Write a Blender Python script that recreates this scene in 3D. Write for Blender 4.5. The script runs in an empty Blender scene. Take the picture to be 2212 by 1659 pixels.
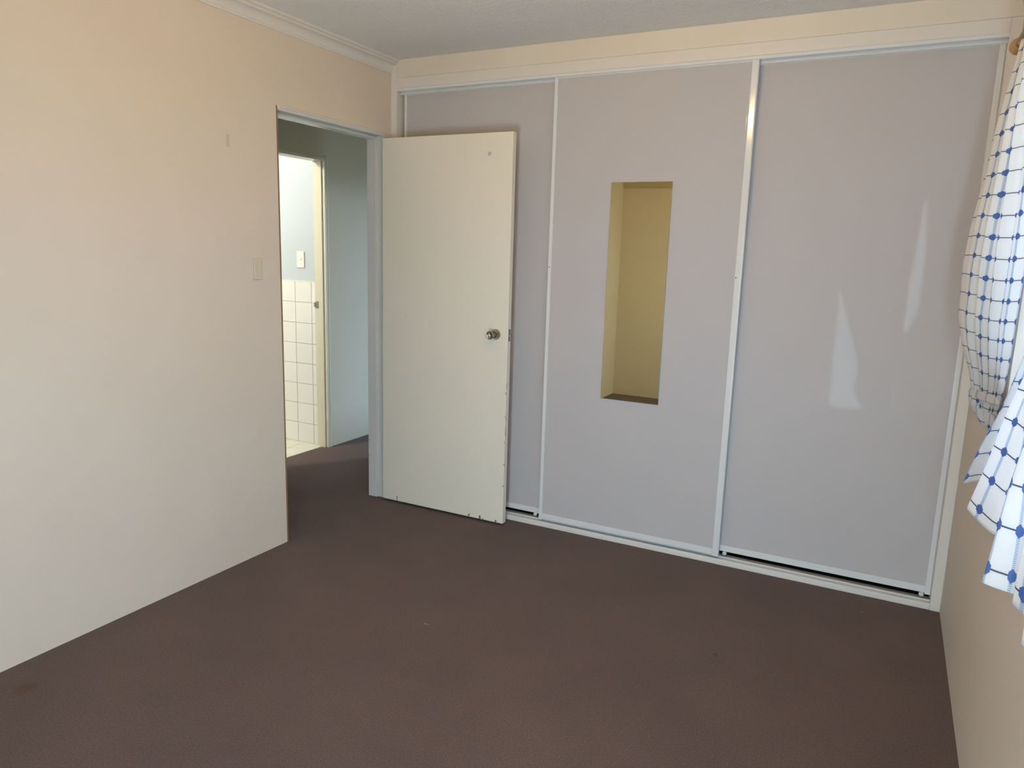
import bpy, bmesh, math, random
from mathutils import Vector, Matrix
random.seed(7)
sc = bpy.context.scene
COL = sc.collection

# ------------------------------------------------------------------ camera, world, exposure
RW = 2.8615            # x of the right (window) wall
BACK = -3.89           # y of the wall behind the camera
H = 2.45               # ceiling height
cam_d = bpy.data.cameras.new('camera')
cam_d.sensor_fit = 'HORIZONTAL'; cam_d.sensor_width = 36.0
cam_d.lens = 36.0 * 1576.78 / 2212.0
cam_d.clip_start = 0.02
cam = bpy.data.objects.new('camera', cam_d); COL.objects.link(cam)
right = Vector((0.887193, 0.460468, 0.029287))
up = Vector((-0.107085, 0.143749, 0.983803))
fwd = Vector((-0.448800, 0.875960, -0.176842))
cam.matrix_world = Matrix(((right.x, up.x, -fwd.x, 2.53851), (right.y, up.y, -fwd.y, -3.40516),
                           (right.z, up.z, -fwd.z, 1.44714), (0, 0, 0, 1)))
sc.camera = cam

world = bpy.data.worlds.new('overcast_sky'); sc.world = world
world.use_nodes = True
bg = world.node_tree.nodes['Background']
bg.inputs[0].default_value = (0.60, 0.76, 1.05, 1)
bg.inputs[1].default_value = 4.6

def portal(name, loc, rot, sx, sy):
    l = bpy.data.lights.new(name, 'AREA'); l.shape = 'RECTANGLE'; l.size = sx; l.size_y = sy
    l.cycles.is_portal = True
    o = bpy.data.objects.new(name, l); o.location = loc; o.rotation_euler = rot; COL.objects.link(o)

sc.view_settings.view_transform = 'Standard'
sc.view_settings.look = 'None'
sc.view_settings.exposure = 0.0
sc.view_settings.gamma = 1.0
sc.view_settings.use_curve_mapping = False

WIN = dict(y0=-3.25, y1=-0.935, z0=0.95, z1=2.05)      # right wall window
BWIN = dict(x0=2.075, x1=2.80, z0=0.06, z1=2.02)        # glazed garden door behind the camera
HWIN = dict(y0=0.85, y1=2.85, z0=0.20, z1=1.95)         # unseen window added to bring daylight onto the hall wall
portal('daylight_portal_right', (RW + .16, (WIN['y0']+WIN['y1'])/2, (WIN['z0']+WIN['z1'])/2), (0, math.pi/2, 0), 1.10, 2.315)
# area lamp added to strengthen daylight from the garden door behind the camera
gd = bpy.data.lights.new('garden_door_daylight', 'AREA'); gd.shape = 'RECTANGLE'
gd.size, gd.size_y = BWIN['x1'] - BWIN['x0'], BWIN['z1'] - BWIN['z0']
gd.energy = 390.0; gd.color = (0.64, 0.82, 1.0)
go = bpy.data.objects.new('garden_door_daylight', gd); COL.objects.link(go)
go.location = ((BWIN['x0']+BWIN['x1'])/2, BACK - .17, (BWIN['z0']+BWIN['z1'])/2); go.rotation_euler = (math.pi/2, 0, 0)
portal('daylight_portal_hall', (-.102 + .08, (HWIN['y0']+HWIN['y1'])/2, (HWIN['z0']+HWIN['z1'])/2), (0, math.pi/2, 0), 1.75, 2.0)

LAMP_BULB = 410.0      # radiance of the glowing bedroom bulb
BATH_BULB = 1550.0
LAMP_COL = (1.0, 0.61, 0.22)

# ------------------------------------------------------------------ materials
def mat(name, col, rough=0.5, spec=0.5, metal=0.0):
    m = bpy.data.materials.new(name); m.use_nodes = True
    b = m.node_tree.nodes['Principled BSDF']
    b.inputs['Base Color'].default_value = (*col, 1)
    b.inputs['Roughness'].default_value = rough
    b.inputs['Specular IOR Level'].default_value = spec
    b.inputs['Metallic'].default_value = metal
    return m

def nodes(m):
    nt = m.node_tree
    return nt, nt.nodes, nt.links, nt.nodes['Principled BSDF']

def noise(nt, scale, detail=4, rough=.6, coord='Object'):
    tc = nt.nodes.new('ShaderNodeTexCoord'); n = nt.nodes.new('ShaderNodeTexNoise')
    n.inputs['Scale'].default_value = scale; n.inputs['Detail'].default_value = detail
    n.inputs['Roughness'].default_value = rough
    nt.links.new(tc.outputs[coord], n.inputs['Vector'])
    return n

def add_bump(m, scale, strength, dist=.002, detail=4):
    nt, N, L, b = nodes(m)
    n = noise(nt, scale, detail); bp = N.new('ShaderNodeBump')
    bp.inputs['Strength'].default_value = strength; bp.inputs['Distance'].default_value = dist
    L.new(n.outputs['Fac'], bp.inputs['Height']); L.new(bp.outputs['Normal'], b.inputs['Normal'])
    return bp

def add_mottle(m, col, col2, scale, lo=.35, hi=.65, detail=3):
    nt, N, L, b = nodes(m)
    n = noise(nt, scale, detail); r = N.new('ShaderNodeMapRange'); r.clamp = True
    r.inputs['From Min'].default_value = lo; r.inputs['From Max'].default_value = hi
    mx = N.new('ShaderNodeMix'); mx.data_type = 'RGBA'
    mx.inputs['A'].default_value = (*col, 1); mx.inputs['B'].default_value = (*col2, 1)
    L.new(n.outputs['Fac'], r.inputs['Value']); L.new(r.outputs['Result'], mx.inputs['Factor'])
    L.new(mx.outputs['Result'], b.inputs['Base Color'])
    return mx

M = {}
M['cream_paint'] = mat('cream_wall_paint', (.70, .635, .52), .62, .35)
add_mottle(M['cream_paint'], (.725, .632, .535), (.705, .612, .51), 1.6); add_bump(M['cream_paint'], 34, .12, .002, 6)
M['white_paint'] = mat('white_enamel', (.735, .685, .615), .32, .5); add_bump(M['white_paint'], 60, .05, .001)
M['bulkhead_paint'] = mat('off_white_board_paint', (.74, .69, .60), .5, .4)
add_mottle(M['bulkhead_paint'], (.745, .675, .565), (.725, .65, .535), 3.0); add_bump(M['bulkhead_paint'], 30, .12)
M['cornice'] = mat('cornice_white', (.72, .69, .66), .55, .35)
M['door'] = mat('ivory_door_paint', (.83, .765, .64), .38, .5); add_bump(M['door'], 45, .06, .001)
M['frame'] = mat('door_frame_enamel', (.68, .67, .63), .25, .5); add_bump(M['frame'], 40, .05, .001)
M['frame_cream'] = mat('cream_frame_enamel', (.72, .69, .55), .3, .5)
M['bare_wood'] = mat('bare_timber', (.26, .17, .09), .7, .2)
M['chip'] = mat('chipped_timber', (.30, .17, .07), .8, .2)
M['panel'] = mat('grey_vinyl_panel', (.40, .385, .385), .012, .013)
add_mottle(M['panel'], (.535, .503, .497), (.525, .493, .489), 2.5)
M['alu'] = mat('white_aluminium', (.74, .735, .72), .14, .5)
M['dark'] = mat('dark_gap', (.03, .03, .032), .7, .2)
M['steel'] = mat('satin_steel', (.40, .35, .28), .26, .5, 1.0)
M['mirror'] = mat('silvered_glass', (.97, .94, .60), .01, .5, 1.0)
M['mirror_edge'] = mat('mirror_edge', (.28, .30, .27), .2, .5)
M['plastic_old'] = mat('yellowed_switch_plastic', (.66, .60, .46), .28, .5)
M['plastic_white'] = mat('white_switch_plastic', (.82, .82, .78), .28, .5)
M['hall_paint'] = mat('hall_wall_paint', (.62, .585, .47), .6, .35); add_bump(M['hall_paint'], 30, .15)
M['bath_paint'] = mat('blue_grey_bath_paint', (.56, .62, .68), .5, .4)
M['tile'] = mat('white_glazed_tile', (.88, .87, .83), .12, .5)
M['grout'] = mat('grout', (.50, .48, .44), .9, .1)
M['floor_tile'] = mat('cream_floor_tile', (.86, .84, .72), .25, .5)
M['strip'] = mat('adhesive_strip_grey', (.58, .53, .46), .5, .4)
M['sticker'] = mat('pale_sticker', (.56, .51, .50), .6, .3)
M['lint'] = mat('lint', (.34, .30, .26), .9, .1)
M['timber'] = mat('curtain_rod_timber', (.42, .24, .09), .35, .5)
M['pelmet'] = mat('varnished_pelmet', (.52, .44, .31), .5, .4)
M['silhouette'] = mat('brown_silhouette_cloth', (.34, .28, .22), .9, .1)  # cloth of the added sheets that block part of the garden door
M['ground'] = mat('dry_lawn', (.30, .27, .17), .95, .1)
M['brick'] = mat('outer_render', (.45, .40, .35), .9, .1)

M['ceil'] = mat('sprayed_ceiling', (.88, .855, .82), .95, .1)
nt, N, L, b = nodes(M['ceil'])
n1 = noise(nt, 95, 3, .55); n2 = noise(nt, 30, 2, .5)
ad = N.new('ShaderNodeMath'); ad.operation = 'ADD'
L.new(n1.outputs['Fac'], ad.inputs[0]); L.new(n2.outputs['Fac'], ad.inputs[1])
bp = N.new('ShaderNodeBump'); bp.inputs['Strength'].default_value = .55; bp.inputs['Distance'].default_value = .012
L.new(ad.outputs[0], bp.inputs['Height']); L.new(bp.outputs['Normal'], b.inputs['Normal'])

# low loop-pile carpet: fine twill-like flecks, uneven wear, one rust-brown stain
M['carpet'] = mat('brown_carpet', (.09, .06, .045), .95, .12)
nt, N, L, b = nodes(M['carpet'])
tc = N.new('ShaderNodeTexCoord')
n1 = noise(nt, 190, 3, .75); n2 = noise(nt, 2.2, 3, .55)
r1 = N.new('ShaderNodeMapRange'); r1.inputs['From Min'].default_value = .3; r1.inputs['From Max'].default_value = .7
L.new(n1.outputs['Fac'], r1.inputs['Value'])
mx = N.new('ShaderNodeMix'); mx.data_type = 'RGBA'
mx.inputs['A'].default_value = (.074, .046, .037, 1); mx.inputs['B'].default_value = (.162, .105, .089, 1)
L.new(r1.outputs['Result'], mx.inputs['Factor'])
r2 = N.new('ShaderNodeMapRange'); r2.inputs['From Min'].default_value = .3; r2.inputs['From Max'].default_value = .7
r2.inputs['To Min'].default_value = .9; r2.inputs['To Max'].default_value = 1.08
L.new(n2.outputs['Fac'], r2.inputs['Value'])
mv = N.new('ShaderNodeVectorMath'); mv.operation = 'SCALE'
L.new(mx.outputs['Result'], mv.inputs[0]); L.new(r2.outputs['Result'], mv.inputs['Scale'])
dist = N.new('ShaderNodeVectorMath'); dist.operation = 'DISTANCE'; dist.inputs[1].default_value = (.164, -2.19, 0)
L.new(tc.outputs['Object'], dist.inputs[0])
r3 = N.new('ShaderNodeMapRange'); r3.inputs['From Min'].default_value = .015; r3.inputs['From Max'].default_value = .045
r3.inputs['To Min'].default_value = .8; r3.inputs['To Max'].default_value = 0
L.new(dist.outputs['Value'], r3.inputs['Value'])
mx2 = N.new('ShaderNodeMix'); mx2.data_type = 'RGBA'; mx2.inputs['B'].default_value = (.095, .045, .015, 1)
L.new(r3.outputs['Result'], mx2.inputs['Factor']); L.new(mv.outputs['Vector'], mx2.inputs['A'])
L.new(mx2.outputs['Result'], b.inputs['Base Color'])
bp = N.new('ShaderNodeBump'); bp.inputs['Strength'].default_value = .7; bp.inputs['Distance'].default_value = .004
L.new(n1.outputs['Fac'], bp.inputs['Height']); L.new(bp.outputs['Normal'], b.inputs['Normal'])
b.inputs['Sheen Weight'].default_value = .15

# window glass: mostly clear with a fresnel reflection
M['glass'] = bpy.data.materials.new('window_glass'); M['glass'].use_nodes = True
nt = M['glass'].node_tree; nt.nodes.clear()
out = nt.nodes.new('ShaderNodeOutputMaterial'); tr = nt.nodes.new('ShaderNodeBsdfTransparent')
gl = nt.nodes.new('ShaderNodeBsdfGlossy'); gl.inputs['Roughness'].default_value = .02
fr = nt.nodes.new('ShaderNodeFresnel'); mxs = nt.nodes.new('ShaderNodeMixShader')
tr.inputs[0].default_value = (.94, .97, .96, 1)
geo = nt.nodes.new('ShaderNodeNewGeometry'); ior = nt.nodes.new('ShaderNodeMapRange')    # same reflectance on both faces of the pane
ior.inputs['To Min'].default_value = 1.45; ior.inputs['To Max'].default_value = 1/1.45
nt.links.new(geo.outputs['Backfacing'], ior.inputs['Value']); nt.links.new(ior.outputs['Result'], fr.inputs['IOR'])
nt.links.new(fr.outputs[0], mxs.inputs[0]); nt.links.new(tr.outputs[0], mxs.inputs[1]); nt.links.new(gl.outputs[0], mxs.inputs[2])
nt.links.new(mxs.outputs[0], out.inputs[0])

def emit(name, col, s):
    m = bpy.data.materials.new(name); m.use_nodes = True
    b = m.node_tree.nodes['Principled BSDF']
    b.inputs['Base Color'].default_value = (.9, .9, .85, 1)
    b.inputs['Emission Color'].default_value = (*col, 1); b.inputs['Emission Strength'].default_value = s
    return m

# cotton with a woven lattice: blue hexagonal dots at crossings, thin dark weft, hatched blue warp
def cloth_material():
    m = bpy.data.materials.new('dotted_curtain_cotton'); m.use_nodes = True
    nt, N, L, b = nodes(m)
    def math_(op, a, c=None):
        x = N.new('ShaderNodeMath'); x.operation = op
        for i, v in enumerate((a, c)):
            if v is None: continue
            if isinstance(v, (int, float)): x.inputs[i].default_value = v
            else: L.new(v, x.inputs[i])
        return x.outputs[0]
    uv = N.new('ShaderNodeUVMap'); uv.uv_map = 'UVMap'
    sp = N.new('ShaderNodeSeparateXYZ'); L.new(uv.outputs[0], sp.inputs[0])
    def cell(o): return math_('SUBTRACT', math_('FRACT', math_('ADD', o, .5)), .5)
    du, dv = cell(sp.outputs[0]), cell(sp.outputs[1])
    au, av = math_('ABSOLUTE', du), math_('ABSOLUTE', dv)
    hexa = math_('MAXIMUM', math_('MULTIPLY', au, 1.0), math_('ADD', math_('MULTIPLY', au, .55), math_('MULTIPLY', av, .9)))
    dot = math_('LESS_THAN', hexa, .15)
    weft = math_('LESS_THAN', av, .02)
    hat = math_('LESS_THAN', math_('FRACT', math_('MULTIPLY', sp.outputs[1], 22)), .62)
    warp = math_('MULTIPLY', math_('LESS_THAN', au, .065), hat)
    def mixc(f, a, c):
        x = N.new('ShaderNodeMix'); x.data_type = 'RGBA'
        L.new(f, x.inputs['Factor'])
        if isinstance(a, tuple): x.inputs['A'].default_value = (*a, 1)
        else: L.new(a, x.inputs['A'])
        x.inputs['B'].default_value = (*c, 1)
        return x.outputs['Result']
    c = mixc(warp, (.94, .94, .94), (.46, .58, .76))
    c = mixc(weft, c, (.13, .18, .26))
    c = mixc(dot, c, (.15, .26, .56))
    L.new(c, b.inputs['Base Color'])
    b.inputs['Roughness'].default_value = .9; b.inputs['Specular IOR Level'].default_value = .15
    tl = N.new('ShaderNodeBsdfTranslucent'); L.new(c, tl.inputs['Color'])
    ms = N.new('ShaderNodeMixShader'); ms.inputs[0].default_value = .54
    o = N['Material Output']
    L.new(b.outputs[0], ms.inputs[1]); L.new(tl.outputs[0], ms.inputs[2]); L.new(ms.outputs[0], o.inputs['Surface'])
    n = noise(nt, 900, 2, .5); bp = N.new('ShaderNodeBump'); bp.inputs['Strength'].default_value = .2; bp.inputs['Distance'].default_value = .0006
    L.new(n.outputs['Fac'], bp.inputs['Height']); L.new(bp.outputs['Normal'], b.inputs['Normal'])
    return m
M['cloth'] = cloth_material()

# ------------------------------------------------------------------ helpers
def bx(bm, x0, x1, y0, y1, z0, z1, bev=0.0, seg=1):
    vs = [bm.verts.new((x, y, z)) for x in (x0, x1) for y in (y0, y1) for z in (z0, z1)]
    idx = [(0, 1, 3, 2), (4, 6, 7, 5), (0, 4, 5, 1), (2, 3, 7, 6), (0, 2, 6, 4), (1, 5, 7, 3)]
    fs = [bm.faces.new([vs[i] for i in f]) for f in idx]
    if bev > 0:
        es = list({e for f in fs for e in f.edges})
        bmesh.ops.bevel(bm, geom=es, offset=bev, segments=seg, affect='EDGES', profile=.5)

def obj(name, bm, m, parent=None, smooth=False, loc=None):
    me = bpy.data.meshes.new(name)
    bmesh.ops.recalc_face_normals(bm, faces=bm.faces)
    bm.to_mesh(me); bm.free()
    me.materials.append(m if not isinstance(m, str) else M[m])
    if smooth:
        for p in me.polygons: p.use_smooth = True
    o = bpy.data.objects.new(name, me); COL.objects.link(o)
    if parent is not None: o.parent = parent
    if loc is not None: o.location = loc
    return o

def box(name, dims, m, parent=None, bev=0.0, seg=2):
    """one box given in world coordinates; the object's origin is put at the base centre of top-level boxes"""
    bm = bmesh.new(); bx(bm, *dims, bev, seg)
    return obj(name, bm, m, parent)

def boxes(name, lst, m, parent=None, bev=0.0):
    bm = bmesh.new()
    for d in lst: bx(bm, *d, bev)
    return obj(name, bm, m, parent)

def struct(o, label, cat):
    o['kind'] = 'structure'; o['label'] = label; o['category'] = cat
    return o

def tag(o, label, cat, group=None):
    o['label'] = label; o['category'] = cat
    if group: o['group'] = group
    return o

def empty(name):
    o = bpy.data.objects.new(name, None); o.empty_display_size = .1; COL.objects.link(o)
    return o

def lathe(bm, prof, axis_o, axis, seg=40):
    """profile = [(distance along axis, radius)...]"""
    a = Vector(axis).normalized(); t = Vector((0, 0, 1)) if abs(a.z) < .9 else Vector((1, 0, 0))
    u = a.cross(t).normalized(); v = a.cross(u); o = Vector(axis_o); rings = []
    for d, r in prof:
        if r < 1e-6: rings.append([bm.verts.new(o + a*d)]); continue
        rings.append([bm.verts.new(o + a*d + u*(r*math.cos(2*math.pi*k/seg)) + v*(r*math.sin(2*math.pi*k/seg))) for k in range(seg)])
    for A, B in zip(rings, rings[1:]):
        for k in range(seg):
            k2 = (k+1) % seg
            if len(A) == 1 and len(B) == 1: continue
            if len(A) == 1: bm.faces.new((A[0], B[k], B[k2]))
            elif len(B) == 1: bm.faces.new((A[k], B[0], A[k2]))
            else: bm.faces.new((A[k], B[k], B[k2], A[k2]))

def prism(bm, prof, axis, a0, a1):
    """extrude a closed 2-D profile along an axis ('x': prof is (y,z); 'y': prof is (x,z); 'z': prof is (x,y))"""
    def P(p, a):
        return {'x': (a, p[0], p[1]), 'y': (p[0], a, p[1]), 'z': (p[0], p[1], a)}[axis]
    A = [bm.verts.new(P(p, a0)) for p in prof]; B = [bm.verts.new(P(p, a1)) for p in prof]
    n = len(prof)
    for i in range(n):
        bm.faces.new((A[i], A[(i+1) % n], B[(i+1) % n], B[i]))
    bm.faces.new(A); bm.faces.new(B[::-1])

# ------------------------------------------------------------------ room shell
DY0, DY1, DZ = -0.8405, -0.0676, 2.049          # bedroom doorway
LW = -0.102                                     # hall side of the left wall
struct(box('floor', (-1.07, RW + .2, -3.99, 3.1, -.06, 0), 'carpet'),
       'brown low pile carpet running through bedroom and hallway', 'carpet')
struct(box('ceiling', (-3.1, RW + .2, -4.0, 3.2, H, H + .1), 'ceil'), 'grey sprayed rough textured ceiling', 'ceiling')
struct(boxes('wall_left', [(LW, 0, -3.99, DY0 - .010, 0, H), (LW, 0, DY1 + .012, .75, 0, H), (LW, 0, DY0 - .010, DY1 + .012, DZ + .019, H)], 'cream_paint'),
       'plain cream wall with the open doorway to the hall', 'wall')
struct(boxes('wall_right', [(RW, RW + .19, -3.99, WIN['y0'], 0, H), (RW, RW + .19, WIN['y1'], .75, 0, H),
                            (RW, RW + .19, WIN['y0'], WIN['y1'], 0, WIN['z0']), (RW, RW + .19, WIN['y0'], WIN['y1'], WIN['z1'], H)], 'cream_paint'),
       'cream window wall at the right edge behind the curtains', 'wall')
struct(boxes('wall_back', [(0, BWIN['x0'], BACK - .16, BACK, 0, H), (BWIN['x1'], RW, BACK - .16, BACK, 0, H),
                           (BWIN['x0'], BWIN['x1'], BACK - .16, BACK, 0, BWIN['z0']), (BWIN['x0'], BWIN['x1'], BACK - .16, BACK, BWIN['z1'], H)], 'cream_paint'),
       'cream wall behind the camera seen in the mirror', 'wall')
struct(box('trim_1', (0, RW, BACK, BACK + .022, 2.128, H - .055), 'pelmet'), 'broad board along top of the back wall, seen in the mirror', 'trim')
struct(box('wall_front', (0, RW, .66, .75, 0, H), 'cream_paint'), 'back of the wardrobe recess', 'wall')

# cove cornice (left, right and back walls)
def cove(sgn):
    p = [(0, H - .068), (.006, H - .068), (.008, H - .060)]
    for k in range(9):
        a = math.radians(90*k/8)
        p.append((.010 + .030*(1 - math.cos(a)), H - .058 + .034*math.sin(a)))
    p += [(.041, H - .012), (.052, H - .012), (.052, H), (0, H)]
    return p
bm = bmesh.new(); prism(bm, cove(1), 'y', BACK, 0.0)
struct(obj('trim_2', bm, 'cornice'), 'white cove cornice along the top of the left wall', 'cornice')
bm = bmesh.new(); prism(bm, [(RW - x, z) for x, z in cove(1)], 'y', BACK, 0.0)
struct(obj('trim_3', bm, 'cornice'), 'white cove cornice along the top of the window wall', 'cornice')

struct(box('ground', (-40, 40, -40, 40, -.3, -.12), 'ground'), 'open ground outside the windows, out of sight', 'ground')

# hallway and bathroom shell
HX = -1.02; BY0, BY1, BZ = -.16, .606, 2.03      # bathroom doorway in the hall wall
struct(boxes('wall_hall', [(HX - .09, HX, -1.7, BY0 - .02, 0, H), (HX - .09, HX, BY1 + .022, 3.1, 0, H), (HX - .09, HX, BY0 - .02, BY1 + .022, BZ + .022, H)], 'hall_paint'),
       'grey green hallway wall with the bathroom doorway', 'wall')
struct(boxes('wall_hall_near', [(LW, 0, .75, HWIN['y0'], 0, H), (LW, 0, HWIN['y1'], 3.1, 0, H), (LW, 0, HWIN['y0'], HWIN['y1'], 0, HWIN['z0']), (LW, 0, HWIN['y0'], HWIN['y1'], HWIN['z1'], H)], 'hall_paint'),
       'hallway wall beyond the wardrobe, out of sight', 'wall')
struct(box('wall_hall_end', (HX, LW, 3.0, 3.1, 0, H), 'hall_paint'), 'end wall of the hallway, out of sight', 'wall')
struct(box('wall_hall_start', (HX, LW, -1.7, -1.6, 0, H), 'hall_paint'), 'closing wall of the hallway, out of sight', 'wall')

TX0, TY = -1.11, .622      # tiled bathroom wall (faces the camera)
wb = struct(box('wall_bathroom', (-3.0, TX0, TY + .006, TY + .1, 0, H), 'bath_paint'), 'blue grey bathroom wall tiled white to waist height', 'wall')
box('grout_bed', (-3.0, TX0, TY + .0015, TY + .006, 0, 1.197), 'grout', wb)
edges = [-1.1105, -1.165, -1.320, -1.475, -1.630, -1.785, -1.940]
tile_cache = {}
for r in range(8):
    for c in range(len(edges) - 1):
        w = edges[c] - edges[c+1] - .003
        key = round(w, 4)
        if key not in tile_cache:
            bm = bmesh.new(); bx(bm, -w/2, w/2, -.005, 0, -.0735, .0735, .0016)
            me = bpy.data.meshes.new('tile'); bmesh.ops.recalc_face_normals(bm, faces=bm.faces); bm.to_mesh(me); bm.free(); me.materials.append(M['tile'])
            tile_cache[key] = me
        t = bpy.data.objects.new('tile', tile_cache[key]); COL.objects.link(t)
        t.location = ((edges[c]+edges[c+1])/2, TY + .0025 + random.uniform(0, .0006), .075 + .15*r)
        t.rotation_euler = (random.uniform(-.002, .002), 0, random.uniform(-.002, .002)); t.parent = wb
box('tile_cap', (-1.95, TX0, TY - .004, TY + .006, 1.197, 1.203), 'tile', wb, .001)
struct(boxes('wall_bathroom_far', [(-3.1, -3.0, -1.6, TY + .1, 0, H)], 'bath_paint'), 'far bathroom wall, out of sight', 'wall')
struct(boxes('wall_bathroom_near', [(-3.1, TX0, -1.7, -1.6, 0, H)], 'bath_paint'), 'near bathroom wall, out of sight', 'wall')
fb = struct(box('floor_bathroom', (-3.0, -1.07, -1.6, TY + .1, -.06, -.004), 'grout'), 'cream tiled bathroom floor', 'floor')
bm = bmesh.new(); bx(bm, -.0735, .0735, -.0735, .0735, -.004, .004, .0012)
ft = bpy.data.meshes.new('floor_tile'); bmesh.ops.recalc_face_normals(bm, faces=bm.faces); bm.to_mesh(ft); bm.free(); ft.materials.append(M['floor_tile'])
for i in range(6):
    for j in range(5):
        t = bpy.data.objects.new('floor_tile', ft); COL.objects.link(t); t.parent = fb
        t.location = (-1.166 - .15*i, TY - .078 - .15*j, -.001 + random.uniform(0, .0006))
box('threshold_strip', (-1.094, -1.068, BY0, BY1, -.004, .004), 'floor_tile', fb, .001)

# bathroom door frame
bf = struct(boxes('trim_4', [(HX - .10, HX + .006, BY1, BY1 + .022, 0, BZ + .022)], 'frame_cream', bev=.002),
            'cream painted frame of the bathroom doorway', 'door frame')
box('head_jamb', (HX - .10, HX + .006, BY0, BY1, BZ, BZ + .022), 'frame_cream', bf, .002)
box('side_jamb', (HX - .10, HX + .006, BY0 - .02, BY0, 0, BZ + .022), 'frame_cream', bf, .002)
box('door_stop', (HX - .055, HX - .015, BY1 - .012, BY1, 0, BZ), 'frame_cream', bf, .0015)
box('architrave', (HX, HX + .010, BY1 + .020, BY1 + .032, 0, BZ + .032), 'frame_cream', bf, .002)
bm = bmesh.new(); bx(bm, HX - .092, HX - .060, BY1 - .004, BY1, 1.015, 1.065, .001); bx(bm, HX - .104, HX - .088, BY1 - .007, BY1, 1.025, 1.055, .001)
obj('strike_plate', bm, 'steel', bf)

# bedroom door frame (no architraves, painted jambs flush with the wall)
df = struct(box('trim_5', (LW - .002, -.006, DY1, DY1 + .012, 0, DZ + .018), 'frame', None, .002), 'white painted frame of the bedroom doorway', 'door frame')
box('door_stop', (LW - .002, -.044, DY1 - .011, DY1, 0, DZ - .011), 'frame', df, .002)
box('head_jamb', (LW - .002, .002, DY0, DY1 + .012, DZ, DZ + .019), 'frame', df, .002)
box('head_stop', (LW - .002, -.044, DY0, DY1, DZ - .013, DZ), 'frame', df, .002)
box('head_bead', (-.001, .006, DY0 - .004, DY1 + .03, DZ + .010, DZ + .020), 'frame', df, .002)
o = box('side_jamb', (LW - .002, .001, DY0 - .010, DY0 - .001, 0, DZ + .012), 'bare_wood', df, .001); o['label'] = 'worn brown jamb edge'
bm = bmesh.new()
for (z, y, s) in ((.34, .004, .006), (.322, .001, .004), (.25, .003, .005), (.30, .002, .004)):
    bx(bm, -.098 + y, -.098 + y + s, DY1 - .0113, DY1 - .0105, z, z + s*.8)
obj('chipped_paint', bm, 'chip', df)
# hinges
for z in (.22, 1.02, 1.84):
    bm = bmesh.new(); lathe(bm, [(0, 0), (0, .005), (.09, .005), (.09, 0)], (.012, DY1 - .006, z), (0, 0, 1), 12)
    obj('hinge', bm, 'frame', df, True)

# ------------------------------------------------------------------ open bedroom door
LX0, LX1, LY0, LY1, LZ0, LZ1 = .022, .815, -.105, -.070, .014, 2.031
door = box('door_1', (LX0, LX1, LY0, LY1, LZ0, LZ1), 'door', None, .0018, 2)
struct(door, 'ivory flush bedroom door standing open against the wardrobe', 'door')
KX, KZ = .745, 1.030
bm = bmesh.new()
lathe(bm, [(0, 0), (0, .0275), (.003, .0275), (.007, .0255), (.016, .021), (.024, .0165)], (KX, LY0, KZ), (0, -1, 0), 48)
k = obj('door_knob', bm, 'steel', door, True); k['label'] = 'flared satin steel knob on a round rose'
bm = bmesh.new()
lathe(bm, [(.020, .0150), (.030, .0138), (.040, .0145), (.052, .0180), (.060, .0208), (.064, .0212), (.066, .0205), (.0655, .0185), (.058, .0125), (.052, .0085), (.0515, 0)], (KX, LY0, KZ), (0, -1, 0), 48)
obj('knob_grip', bm, 'steel', k, True)
bm = bmesh.new()
lathe(bm, [(0, 0), (0, .0275), (.003, .0275), (.010, .024), (.024, .0150), (.034, .0142), (.050, .0205), (.054, .0205), (.055, 0)], (KX, LY1, KZ), (0, 1, 0), 32)
obj('inner_knob', bm, 'steel', door, True)
bm = bmesh.new(); bx(bm, LX1 - .0005, LX1 + .0012, -.099, -.077, KZ - .032, KZ + .030, .0004); lp = obj('latch_plate', bm, 'steel', door)
bm = bmesh.new(); bx(bm, LX1, LX1 + .010, -.093, -.082, KZ - .010, KZ + .008, .002); obj('latch_bolt', bm, 'steel', lp)
bm = bmesh.new(); lathe(bm, [(0, 0), (0, .0105), (.0012, .0100), (.0016, .007), (.0012, .004), (.002, 0)], (.684, LY0, 1.930), (0, -1, 0), 24)
o = obj('round_sticker', bm, 'sticker', door, True); o['label'] = 'small pale round stick-on mark'
bm = bmesh.new()
for (x, z, w, h) in ((.120, .014, .004, .028), (.118, .032, .003, .012), (.600, .016, .010, .012), (.606, .026, .004, .008), (.668, .014, .012, .020), (.690, .014, .006, .009), (.768, .014, .010, .014),
                     (.809, .34, .004, .006), (.811, .46, .003, .009), (.810, .60, .003, .006), (.8115, .72, .003, .014), (.810, .22, .004, .010), (.175, 1.09, .003, .003)):
    bx(bm, x, x + w, LY0 - .0006, LY0 + .002, z, z + h, .0005)
for (y, z, h) in ((-.1035, .33, .02), (-.1035, .50, .05), (-.1035, .75, .03), (-.1035, .58, .02)):
    bx(bm, LX1 - .002, LX1 + .0006, y, y + .004, z, z + h, .0004)
o = obj('chipped_paint', bm, 'chip', door); o['label'] = 'brown chips along bottom and latch edges'

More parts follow.
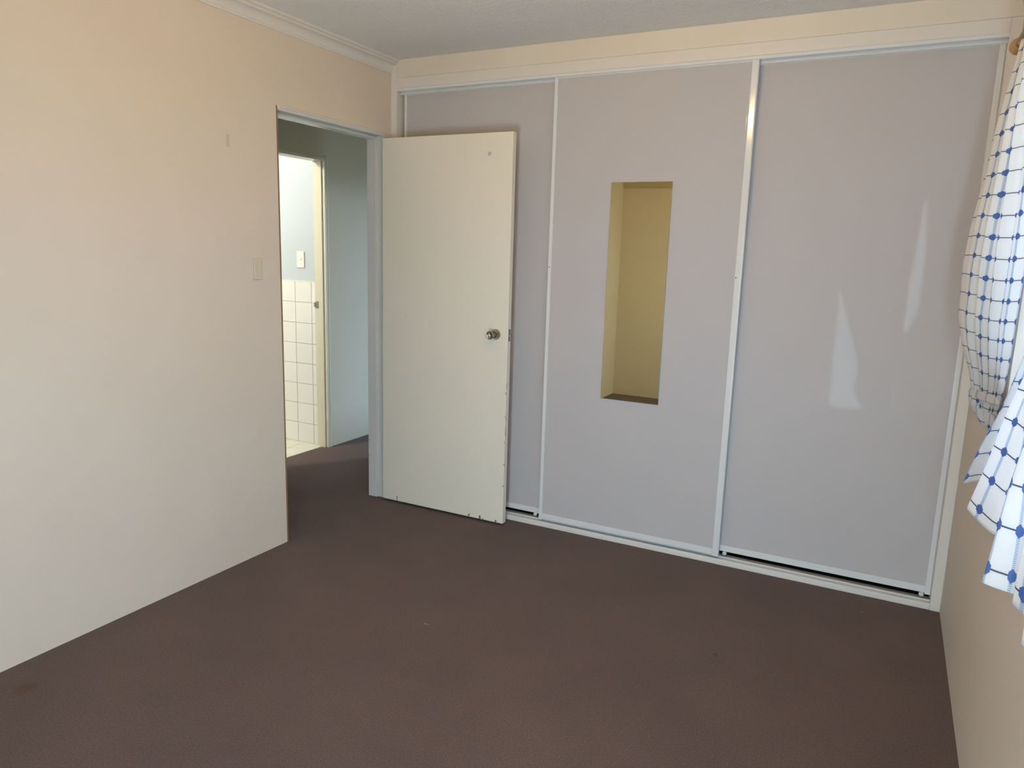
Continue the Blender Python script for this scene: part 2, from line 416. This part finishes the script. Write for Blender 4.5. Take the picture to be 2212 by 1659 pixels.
# ------------------------------------------------------------------ built-in wardrobe
wr = empty('built_in_wardrobe'); wr.location = (RW/2, 0, 0)
bpy.context.view_layer.update()
tag(wr, 'wall-wide built-in wardrobe with three grey sliding doors and white frame', 'wardrobe')
def wpart(name, lst, m, bev=0.0, parent=None):
    bm = bmesh.new()
    for d in lst: bx(bm, *d, bev)
    bmesh.ops.translate(bm, verts=bm.verts, vec=(-RW/2, 0, 0))
    return obj(name, bm, m, parent or wr)
SX0, SX1, ZT = .037, 2.8225, 2.304
wpart('frame_stile', [(0, SX0, 0, .10, 0, H)], 'white_paint', .002)
wpart('frame_stile', [(SX1, RW, 0, .10, 0, 2.3575)], 'white_paint', .002)
wpart('header_board', [(SX0, SX1, 0, .10, ZT, 2.3575)], 'white_paint', .002)
o = wpart('bulkhead_board', [(SX0, RW, .0015, .10, 2.358, H)], 'bulkhead_paint', .001); o['label'] = 'cream board between header and ceiling'
wpart('plinth', [(SX0, SX1, .002, .10, 0, .020)], 'white_paint', .002)
# bottom track with two ribs, top track with a lip
bm = bmesh.new()
prism(bm, [(.004, .020), (.004, .029), (.008, .029), (.008, .024), (.040, .024), (.040, .030), (.044, .030), (.044, .023), (.085, .023), (.085, .020)], 'x', SX0 - RW/2, SX1 - RW/2)
obj('bottom_track', bm, 'alu', wr)
bm = bmesh.new()
prism(bm, [(.004, ZT), (.004, ZT - .012), (.0065, ZT - .014), (.009, ZT - .012), (.009, ZT - .004), (.040, ZT - .004), (.040, ZT - .024), (.043, ZT - .026), (.046, ZT - .024), (.046, ZT - .004), (.085, ZT - .004), (.085, ZT)], 'x', SX0 - RW/2, SX1 - RW/2)
obj('top_track', bm, 'alu', wr)
wpart('inner_lining', [(SX0, SX1, .60, .62, 0, ZT)], 'cream_paint')
wpart('inner_floor', [(SX0, SX1, .10, .60, 0, .015)], 'dark')

def sliding_door(x0, x1, y0, zb, zt, wl, wr_, label, rib):
    y1 = y0 + .026
    d = wpart('sliding_door', [(x0 + .006, x1 - .006, y0 + .007, y0 + .014, zb + .008, zt - .006)], 'panel'); d['label'] = label
    wpart('rail', [(x0 + wl*.8, x1 - wr_*.8, y0 + .003, y1, zb, zb + .030)], 'alu', .0015, d)
    wpart('rail', [(x0 + wl*.8, x1 - wr_*.8, y0 + .003, y1, zt - .014, zt)], 'alu', .0015, d)
    for a, c, rb in ((x0, x0 + wl, rib), (x1 - wr_, x1, rib)):
        bm = bmesh.new(); w = c - a
        # rounded finger-pull section
        prof = [(a, y1), (a, y0 + .003), (a + .002, y0 + .0005), (a + .005, y0), (c - .005, y0), (c - .002, y0 + .0005), (c, y0 + .003), (c, y1)]
        prism(bm, [(p[0] - RW/2, p[1]) for p in prof], 'z', zb - .004, zt + .004)
        obj('stile', bm, 'alu', d)
    return d
d_l = sliding_door(.052, 1.030, .050, .050, 2.290, .016, .018, 'left grey sliding door half hidden behind the open door', 0)
d_m = sliding_door(.972, 1.930, .010, .040, 2.298, .019, .031, 'middle grey sliding door with the narrow mirror', 0)
d_r = sliding_door(1.880, 2.8222, .050, .052, 2.290, .022, .022, 'right grey sliding door by the curtain', 0)
# narrow mirror glued to the middle door
mi = wpart('mirror', [(1.2895, 1.5870, .0125, .0175, .7395, 1.7925)], 'mirror_edge', .0012, d_m)
mi.data.materials.append(M['mirror'])
for p in mi.data.polygons:
    if p.normal.y < -.9 and p.area > .05: p.material_index = 1
mi['label'] = 'frameless narrow mirror'
for x, z in ((.981, 1.381), (1.906, 1.366)):
    bm = bmesh.new(); lathe(bm, [(0, 0), (0, .0028), (.0008, .0026), (.001, 0)], (x - RW/2, .0105, z), (0, -1, 0), 12)
    obj('screw', bm, 'dark', d_m)
for d, xs in ((d_l, (.10, .93)), (d_r, (1.95, 2.79))):
    for x in xs:
        bm = bmesh.new(); lathe(bm, [(0, 0), (0, .010), (.012, .010), (.012, 0)], (x - RW/2, .058, .040), (0, 1, 0), 16)
        obj('roller', bm, 'alu', d, True)

# ------------------------------------------------------------------ windows
def window(name, label, axis, a0, a1, z0, z1, c, out):
    """two-pane aluminium slider. axis 'y': lies in a plane x=c; axis 'x': plane y=c"""
    w = empty(name); w['kind'] = 'structure'; w['label'] = label; w['category'] = 'window'
    mid = (a0 + a1)/2
    w.location = (c, mid, z0) if axis == 'y' else (mid, c, z0)
    ox, oy, oz = w.location
    def part(n, lst, m, bev=.002):
        bm = bmesh.new()
        for (p0, p1, d0, d1, q0, q1) in lst:
            dd = sorted((c + out*d0, c + out*d1))
            if axis == 'y': bx(bm, dd[0]-ox, dd[1]-ox, p0-oy, p1-oy, q0-oz, q1-oz, bev)
            else: bx(bm, p0-ox, p1-ox, dd[0]-oy, dd[1]-oy, q0-oz, q1-oz, bev)
        return obj(n, bm, m, w)
    part('frame', [(a0, a0+.03, 0, .05, z0, z1), (a1-.03, a1, 0, .05, z0, z1), (a0+.03, a1-.03, 0, .05, z0, z0+.03), (a0+.03, a1-.03, 0, .05, z1-.03, z1)], 'alu')
    part('mullion', [(mid-.02, mid+.02, .005, .045, z0+.03, z1-.03)], 'alu')
    part('pane', [(a0+.03, mid-.02, .020, .024, z0+.03, z1-.03)], 'glass', 0)
    part('pane', [(mid+.02, a1-.03, .020, .024, z0+.03, z1-.03)], 'glass', 0)
    return w
window('window_1', 'window in the right wall mostly hidden by the curtains', 'y', WIN['y0'], WIN['y1'], WIN['z0'], WIN['z1'], RW + .10, 1)
window('window_2', 'glazed garden door behind the camera, out of frame', 'x', BWIN['x0'], BWIN['x1'], BWIN['z0'], BWIN['z1'], BACK - .08, -1)
window('window_3', 'added hallway window letting daylight onto the hall wall, out of sight', 'y', HWIN['y0'], HWIN['y1'], HWIN['z0'], HWIN['z1'], LW + .03, 1)

# ------------------------------------------------------------------ curtains on the right wall
def cloth(name, grid, uvs, parent=None, thick=.0014, sub=1):
    """grid[r][c] = world xyz"""
    bm = bmesh.new(); uvl = bm.loops.layers.uv.new('UVMap')
    V = [[bm.verts.new(p) for p in row] for row in grid]
    for r in range(len(V)-1):
        for c in range(len(V[0])-1):
            f = bm.faces.new((V[r][c], V[r][c+1], V[r+1][c+1], V[r+1][c])); f.smooth = True
            for lp, (rr, cc) in zip(f.loops, ((r, c), (r, c+1), (r+1, c+1), (r+1, c))): lp[uvl].uv = uvs[rr][cc]
    me = bpy.data.meshes.new(name); bm.to_mesh(me); bm.free(); me.materials.append(M['cloth'])
    o = bpy.data.objects.new(name, me); COL.objects.link(o)
    if parent: o.parent = parent
    if sub:
        s = o.modifiers.new('smooth', 'SUBSURF'); s.levels = sub; s.render_levels = sub
    s = o.modifiers.new('thickness', 'SOLIDIFY'); s.thickness = thick; s.offset = 0
    return o

def lerp_table(tab, t):
    x = t*(len(tab)-1); i = min(int(x), len(tab)-2); f = x - i
    return [a + (b-a)*f for a, b in zip(tab[i], tab[i+1])]

# far curtain: (z, stand-off far edge, y far edge, stand-off near edge, y near edge)
TA = [(2.071, .067, -.74, .070, -1.22), (2.007, .075, -.74, .070, -1.24), (1.936, .088, -.74, .068, -1.26), (1.869, .100, -.74, .064, -1.26),
      (1.801, .108, -.74, .060, -1.26), (1.711, .114, -.74, .056, -1.26), (1.577, .131, -.74, .046, -1.24), (1.449, .138, -.73, .036, -1.18),
      (1.364, .133, -.72, .029, -1.12), (1.296, .130, -.71, .025, -1.08), (1.206, .109, -.69, .017, -1.02), (1.115, .076, -.66, .012, -.95),
      (1.059, .062, -.64, .010, -.90), (1.012, .060, -.62, .010, -.87)]
ca = empty('curtain'); ca.location = (RW, -.95, 2.085)
bpy.context.view_layer.update()
tag(ca, 'white blue-dotted curtain gathered and tied to the wall beside the wardrobe', 'curtain', 'dotted curtains on the right wall')
NR, NC = 56, 64
def grid_a(tab, pleats, amp, v0, du, NR=NR, NC=NC, seed=0):
    rnd = random.Random(seed); ph = [rnd.uniform(-.5, .5) for _ in range(8)]
    G, U = [], []
    for r in range(NR+1):
        t = r/NR; z, pf, yf, pn, yn = lerp_table(tab, t)
        row, urow = [], []
        for c in range(NC+1):
            s = c/NC
            ss = s + .035*math.sin(2*math.pi*(1.3*s + .35*t) + ph[0])*s*(1-s)*2
            env = min(1, s*7)*min(1, (1-s)*7)
            w = math.sin(2*math.pi*pleats*ss + ph[1] + 1.1*math.sin(2.6*t + 3*s)) + .35*math.sin(2*math.pi*pleats*2.3*ss + 2.2*t + ph[2])
            k = amp*(1 - .8*t*t)
            p = pf + (pn-pf)*(ss**(1.0 + .25*t)) + k*w*env*(.35 + .65*min(1, 1.6*(1-s)))
            y = yf + (yn-yf)*ss + .35*k*math.cos(2*math.pi*pleats*ss + ph[3])*env
            p = max(p, .006)
            row.append((-p, y - ca.location.y, z - ca.location.z))
            urow.append((s*du, v0 + (tab[0][0]-z)/.056 + .12*math.sin(5*s+2*t)))
        G.append(row); U.append(urow)
    return G, U
G, U = grid_a(TA, 5.0, .013, .35, 8.0, seed=3)
cloth('curtain_cloth', G, U, ca)
# tail under the tie
TB = [(1.050, .066, -.625, .012, -.88), (1.012, .062, -.62, .012, -.86), (.971, .040, -.635, .010, -.84), (.950, .020, -.66, .010, -.80)]
G, U = grid_a(TB, 3.2, .012, 18.6, 5.0, 14, 32, seed=5)
cloth('curtain_tail', G, U, ca)
# tie band wrapped round the bunch and carried to a hook on the wall
pts = [(.004, -.50), (.030, -.56), (.062, -.608), (.0665, -.632), (.055, -.72), (.040, -.80), (.025, -.865), (.011, -.90), (.003, -.885)]
G, U = [], []
for r in range(5):
    row, ur = [], []
    for i, (p, y) in enumerate(pts):
        zc = 1.020 + .045*math.sin(i/8*math.pi*.5); hgt = .026*(.45 + .55*min(1, i/4))
        row.append((-p - .002*math.sin(r/4*math.pi), y - ca.location.y, zc + hgt*(.5 - r/4) - ca.location.z)); ur.append((i*.9 + .25, r*.16 + .1))
    G.append(row); U.append(ur)
tb = cloth('tie_band', G, U, ca)

# near curtain: gathered at a waist, tail fanning out in pleats to a level hem
cb = empty('curtain'); cb.location = (RW, -1.7, 2.085)
bpy.context.view_layer.update()
tag(cb, 'white blue-dotted curtain tail with stepped pleats, nearest the camera', 'curtain', 'dotted curtains on the right wall')
# (stand-off, y, lattice column) along the level hem
HEM = [(.112, -1.282, .0), (.088, -1.245, .50), (.066, -1.221, .95), (.038, -1.27, 1.5), (.016, -1.36, 2.05), (.060, -1.43, 2.7), (.121, -1.479, 3.37), (.110, -1.55, 3.85), (.097, -1.61, 4.35), (.085, -1.656, 4.82),
       (.050, -1.69, 5.2), (.030, -1.74, 5.6), (.075, -1.86, 6.2), (.133, -1.944, 6.88), (.116, -1.958, 7.3), (.100, -1.966, 7.75), (.084, -1.973, 8.2), (.055, -1.985, 8.6), (.070, -2.00, 9.1),
       (.094, -2.012, 9.6), (.080, -2.055, 10.1), (.06, -2.10, 10.6), (.105, -2.17, 11.4), (.06, -2.22, 12.2), (.04, -2.26, 12.8)]
G, U = [], []
NR2 = 30
ZH, ZW = .90, 1.34
for r in range(NR2+1):
    t = r/NR2                      # 0 waist .. 1 hem
    row, ur = [], []
    for i in range(len(HEM)):
        for f in (0, .5):
            if i == len(HEM)-1 and f > 0: continue
            a, b_ = HEM[i], HEM[min(i+1, len(HEM)-1)]
            hp, hy, hu = [a[k] + (b_[k]-a[k])*f for k in range(3)]
            s = hu/12.8
            wp, wy = .020 + .012*math.sin(s*34), -1.46 - .28*s
            p = wp + (hp-wp)*t**.95 + .0025*math.sin(9*t + 14*s)*t*(1-t)*4
            y = wy + (hy-wy)*t
            z = ZW + (ZH-ZW)*t
            row.append((-max(p, .004), y - cb.location.y, z - cb.location.z))
            ur.append((hu, .66 + (1-t)*6.6))
    G.append(row); U.append(ur)
cloth('curtain_tail', G, U, cb)
# upper part from the rod to the waist
G, U = [], []
for r in range(25):
    t = r/24; row, ur = [], []
    for c in range(49):
        s = c/48
        y0, y1 = -1.46, -2.05 + (-1.74+2.05)*t**1.3
        p = .072*(1-t) + .026*t + .012*math.sin(s*2*math.pi*6)*(1 - .5*t)
        row.append((-max(p, .005), y0 + (y1-y0)*s - cb.location.y, 2.075 + (ZW-2.075)*t - cb.location.z)); ur.append((s*9, t*11))
    G.append(row); U.append(ur)
cloth('curtain_cloth', G, U, cb)
pts = [(.003, -1.42), (.030, -1.435), (.046, -1.50), (.050, -1.60), (.046, -1.70), (.030, -1.765), (.003, -1.78)]
cloth('tie_band', [[(-p, y - cb.location.y, ZW + .02 - .02*r - cb.location.z) for p, y in pts] for r in range(4)], [[(k*.8 + .3, r*.3 + .1) for k in range(7)] for r in range(4)], cb)

# sheets added at the garden door, shaping its reflection like the person behind the camera
def silhouette_sheet(rows, label, off=.05):
    """rows: (z, x left, x right) at the garden door"""
    o = empty('curtain'); o.location = ((rows[0][1]+rows[0][2])/2, BACK + off, rows[0][0])  # curtain in name only: an added outline blocking the door light
    tag(o, label, 'curtain')
    bm = bmesh.new(); n = 24; V = []
    for z, xa, xb in rows:
        V.append([bm.verts.new((xa + (xb-xa)*k/n - o.location.x, .012*math.sin(k*1.6), z - o.location.z)) for k in range(n+1)])
    for A, B in zip(V, V[1:]):
        for k in range(n): bm.faces.new((A[k], A[k+1], B[k+1], B[k]))
    c = obj('curtain_cloth', bm, 'silhouette', o, True)
    m = c.modifiers.new('thickness', 'SOLIDIFY'); m.thickness = .003
silhouette_sheet([(2.07, 2.04, 2.70), (1.77, 2.04, 2.69), (1.40, 2.05, 2.665), (1.24, 2.10, 2.66), (.9, 2.21, 2.66), (.53, 2.345, 2.66), (.40, 2.33, 2.65), (.31, 2.303, 2.64), (.22, 2.36, 2.64), (.13, 2.415, 2.66), (.03, 2.42, 2.68)],
             'added sheet standing in for the person behind the camera, out of frame')
silhouette_sheet([(2.07, 2.712, 2.845), (1.77, 2.735, 2.845), (1.34, 2.79, 2.845), (1.10, 2.80, 2.845), (.95, 2.73, 2.845), (.83, 2.66, 2.845), (.03, 2.66, 2.845)],
             'added sheet shaping the reflected gap beside that person, out of frame', .09)

# rod with finials and brackets
rod = empty('curtain_rod'); rod.location = (RW - .07, -1.60, 2.088)
bpy.context.view_layer.update()
tag(rod, 'brown timber curtain rod end at the top right corner', 'curtain rod')
bm = bmesh.new(); lathe(bm, [(0, 0), (0, .0125), (1.80, .0125), (1.80, 0)], (0, .875, 0), (0, -1, 0), 20); obj('pole', bm, 'timber', rod, True)
for y, dr in ((.872, 1), (-.922, -1)):
    bm = bmesh.new(); lathe(bm, [(0, 0), (0, .012), (.006, .016), (.012, .013), (.020, .021), (.032, .025), (.044, .021), (.052, .010), (.055, 0)], (0, y, 0), (0, dr, 0), 24); obj('finial', bm, 'timber', rod, True)
for y in (.80, -.85):
    bm = bmesh.new(); bx(bm, .0, .07, y - .008, y + .008, -.016, -.006, .002); bx(bm, .064, .070, y - .014, y + .014, -.05, .03, .002); bx(bm, -.014, .0, y - .008, y + .008, -.018, -.012, .002)
    obj('bracket', bm, 'timber', rod)
hook = empty('tieback_hook'); hook.location = (RW, -.505, 1.022)
tag(hook, 'small metal tieback hook behind the tied curtain', 'hook')
bm = bmesh.new(); lathe(bm, [(0, 0), (0, .010), (.003, .010), (.003, .003), (.022, .003), (.022, 0)], (0, 0, 0), (-1, 0, 0), 16); obj('hook_peg', bm, 'steel', hook, True)

# ------------------------------------------------------------------ wall fittings and bits
sw = box('light_switch', (0, .0075, -1.0115, -.9645, 1.2955, 1.3900), 'plastic_old', None, .002, 2)
tag(sw, 'yellowed three-rocker light switch on the cream wall beside the doorway', 'light switch')
for z in (1.366, 1.343, 1.319):
    bm = bmesh.new(); bx(bm, .0070, .0095, -.9925, -.9835, z - .006, z + .006, .001); obj('rocker', bm, 'plastic_old', sw)
sb = box('light_switch', (-1.297, -1.228, TY - .003, TY + .006, 1.297, 1.414), 'plastic_white', None, .003, 2)
tag(sb, 'white single light switch above the bathroom tiles', 'light switch')
bm = bmesh.new(); bx(bm, -1.272, -1.254, TY - .006, TY - .002, 1.348, 1.362, .0012); obj('rocker', bm, 'plastic_white', sb)
bm = bmesh.new(); bx(bm, 0, .0012, -1.135, -1.120, 1.872, 1.900, .0005); bx(bm, 0, .0030, -1.134, -1.121, 1.850, 1.874, .001)
tag(obj('adhesive_strip', bm, 'strip'), 'small grey adhesive hook strip high on the cream wall', 'adhesive strip')

def lint(x, y, n, label, mm='lint'):
    bm = bmesh.new()
    for k in range(n):
        a = random.uniform(0, 6.28); l = random.uniform(.004, .009); px, py = x + random.uniform(-.006, .006), y + random.uniform(-.006, .006)
        lathe(bm, [(0, 0), (0, .0009), (l, .0009), (l, 0)], (px, py, .0012), (math.cos(a), math.sin(a), .05), 6)
    return tag(obj('lint', bm, mm), label, 'lint')
lint(2.569, -.17, 3, 'pale lint speck on carpet near the right end of the wardrobe')
lint(1.05, -1.18, 3, 'pale lint speck on carpet in front of the open door')
lint(2.10, -.83, 4, 'dark lint speck on carpet in front of the right sliding door', 'dark')

# ceiling lamp (above, out of frame)
cl = empty('ceiling_lamp'); cl.location = (1.596, -1.72, H)
tag(cl, 'bare bulb ceiling lamp above the middle of the bedroom, out of frame', 'ceiling lamp')
bm = bmesh.new(); lathe(bm, [(0, 0), (0, .05), (.012, .048), (.02, .028), (.045, .024), (.045, 0)], (0, 0, 0), (0, 0, -1), 32); obj('lamp_holder', bm, 'plastic_white', cl, True)
bm = bmesh.new(); lathe(bm, [(.045, .013), (.060, .016), (.075, .028), (.092, .036), (.108, .038), (.124, .033), (.136, .020), (.141, 0)], (0, 0, 0), (0, 0, -1), 24)
obj('bulb', bm, emit('glowing_bulb', LAMP_COL, LAMP_BULB), cl, True)
b2 = empty('ceiling_lamp'); b2.location = (-1.70, -.95, H)
tag(b2, 'bathroom ceiling lamp, out of frame', 'ceiling lamp')
bm = bmesh.new(); lathe(bm, [(0, 0), (0, .05), (.012, .048), (.02, .028), (.045, .024), (.045, 0)], (0, 0, 0), (0, 0, -1), 32); obj('lamp_holder', bm, 'plastic_white', b2, True)
bm = bmesh.new(); lathe(bm, [(.045, .013), (.060, .016), (.075, .028), (.092, .036), (.108, .038), (.124, .033), (.136, .020), (.141, 0)], (0, 0, 0), (0, 0, -1), 24)
obj('bulb', bm, emit('glowing_bath_bulb', (1, .93, .78), BATH_BULB), b2, True)
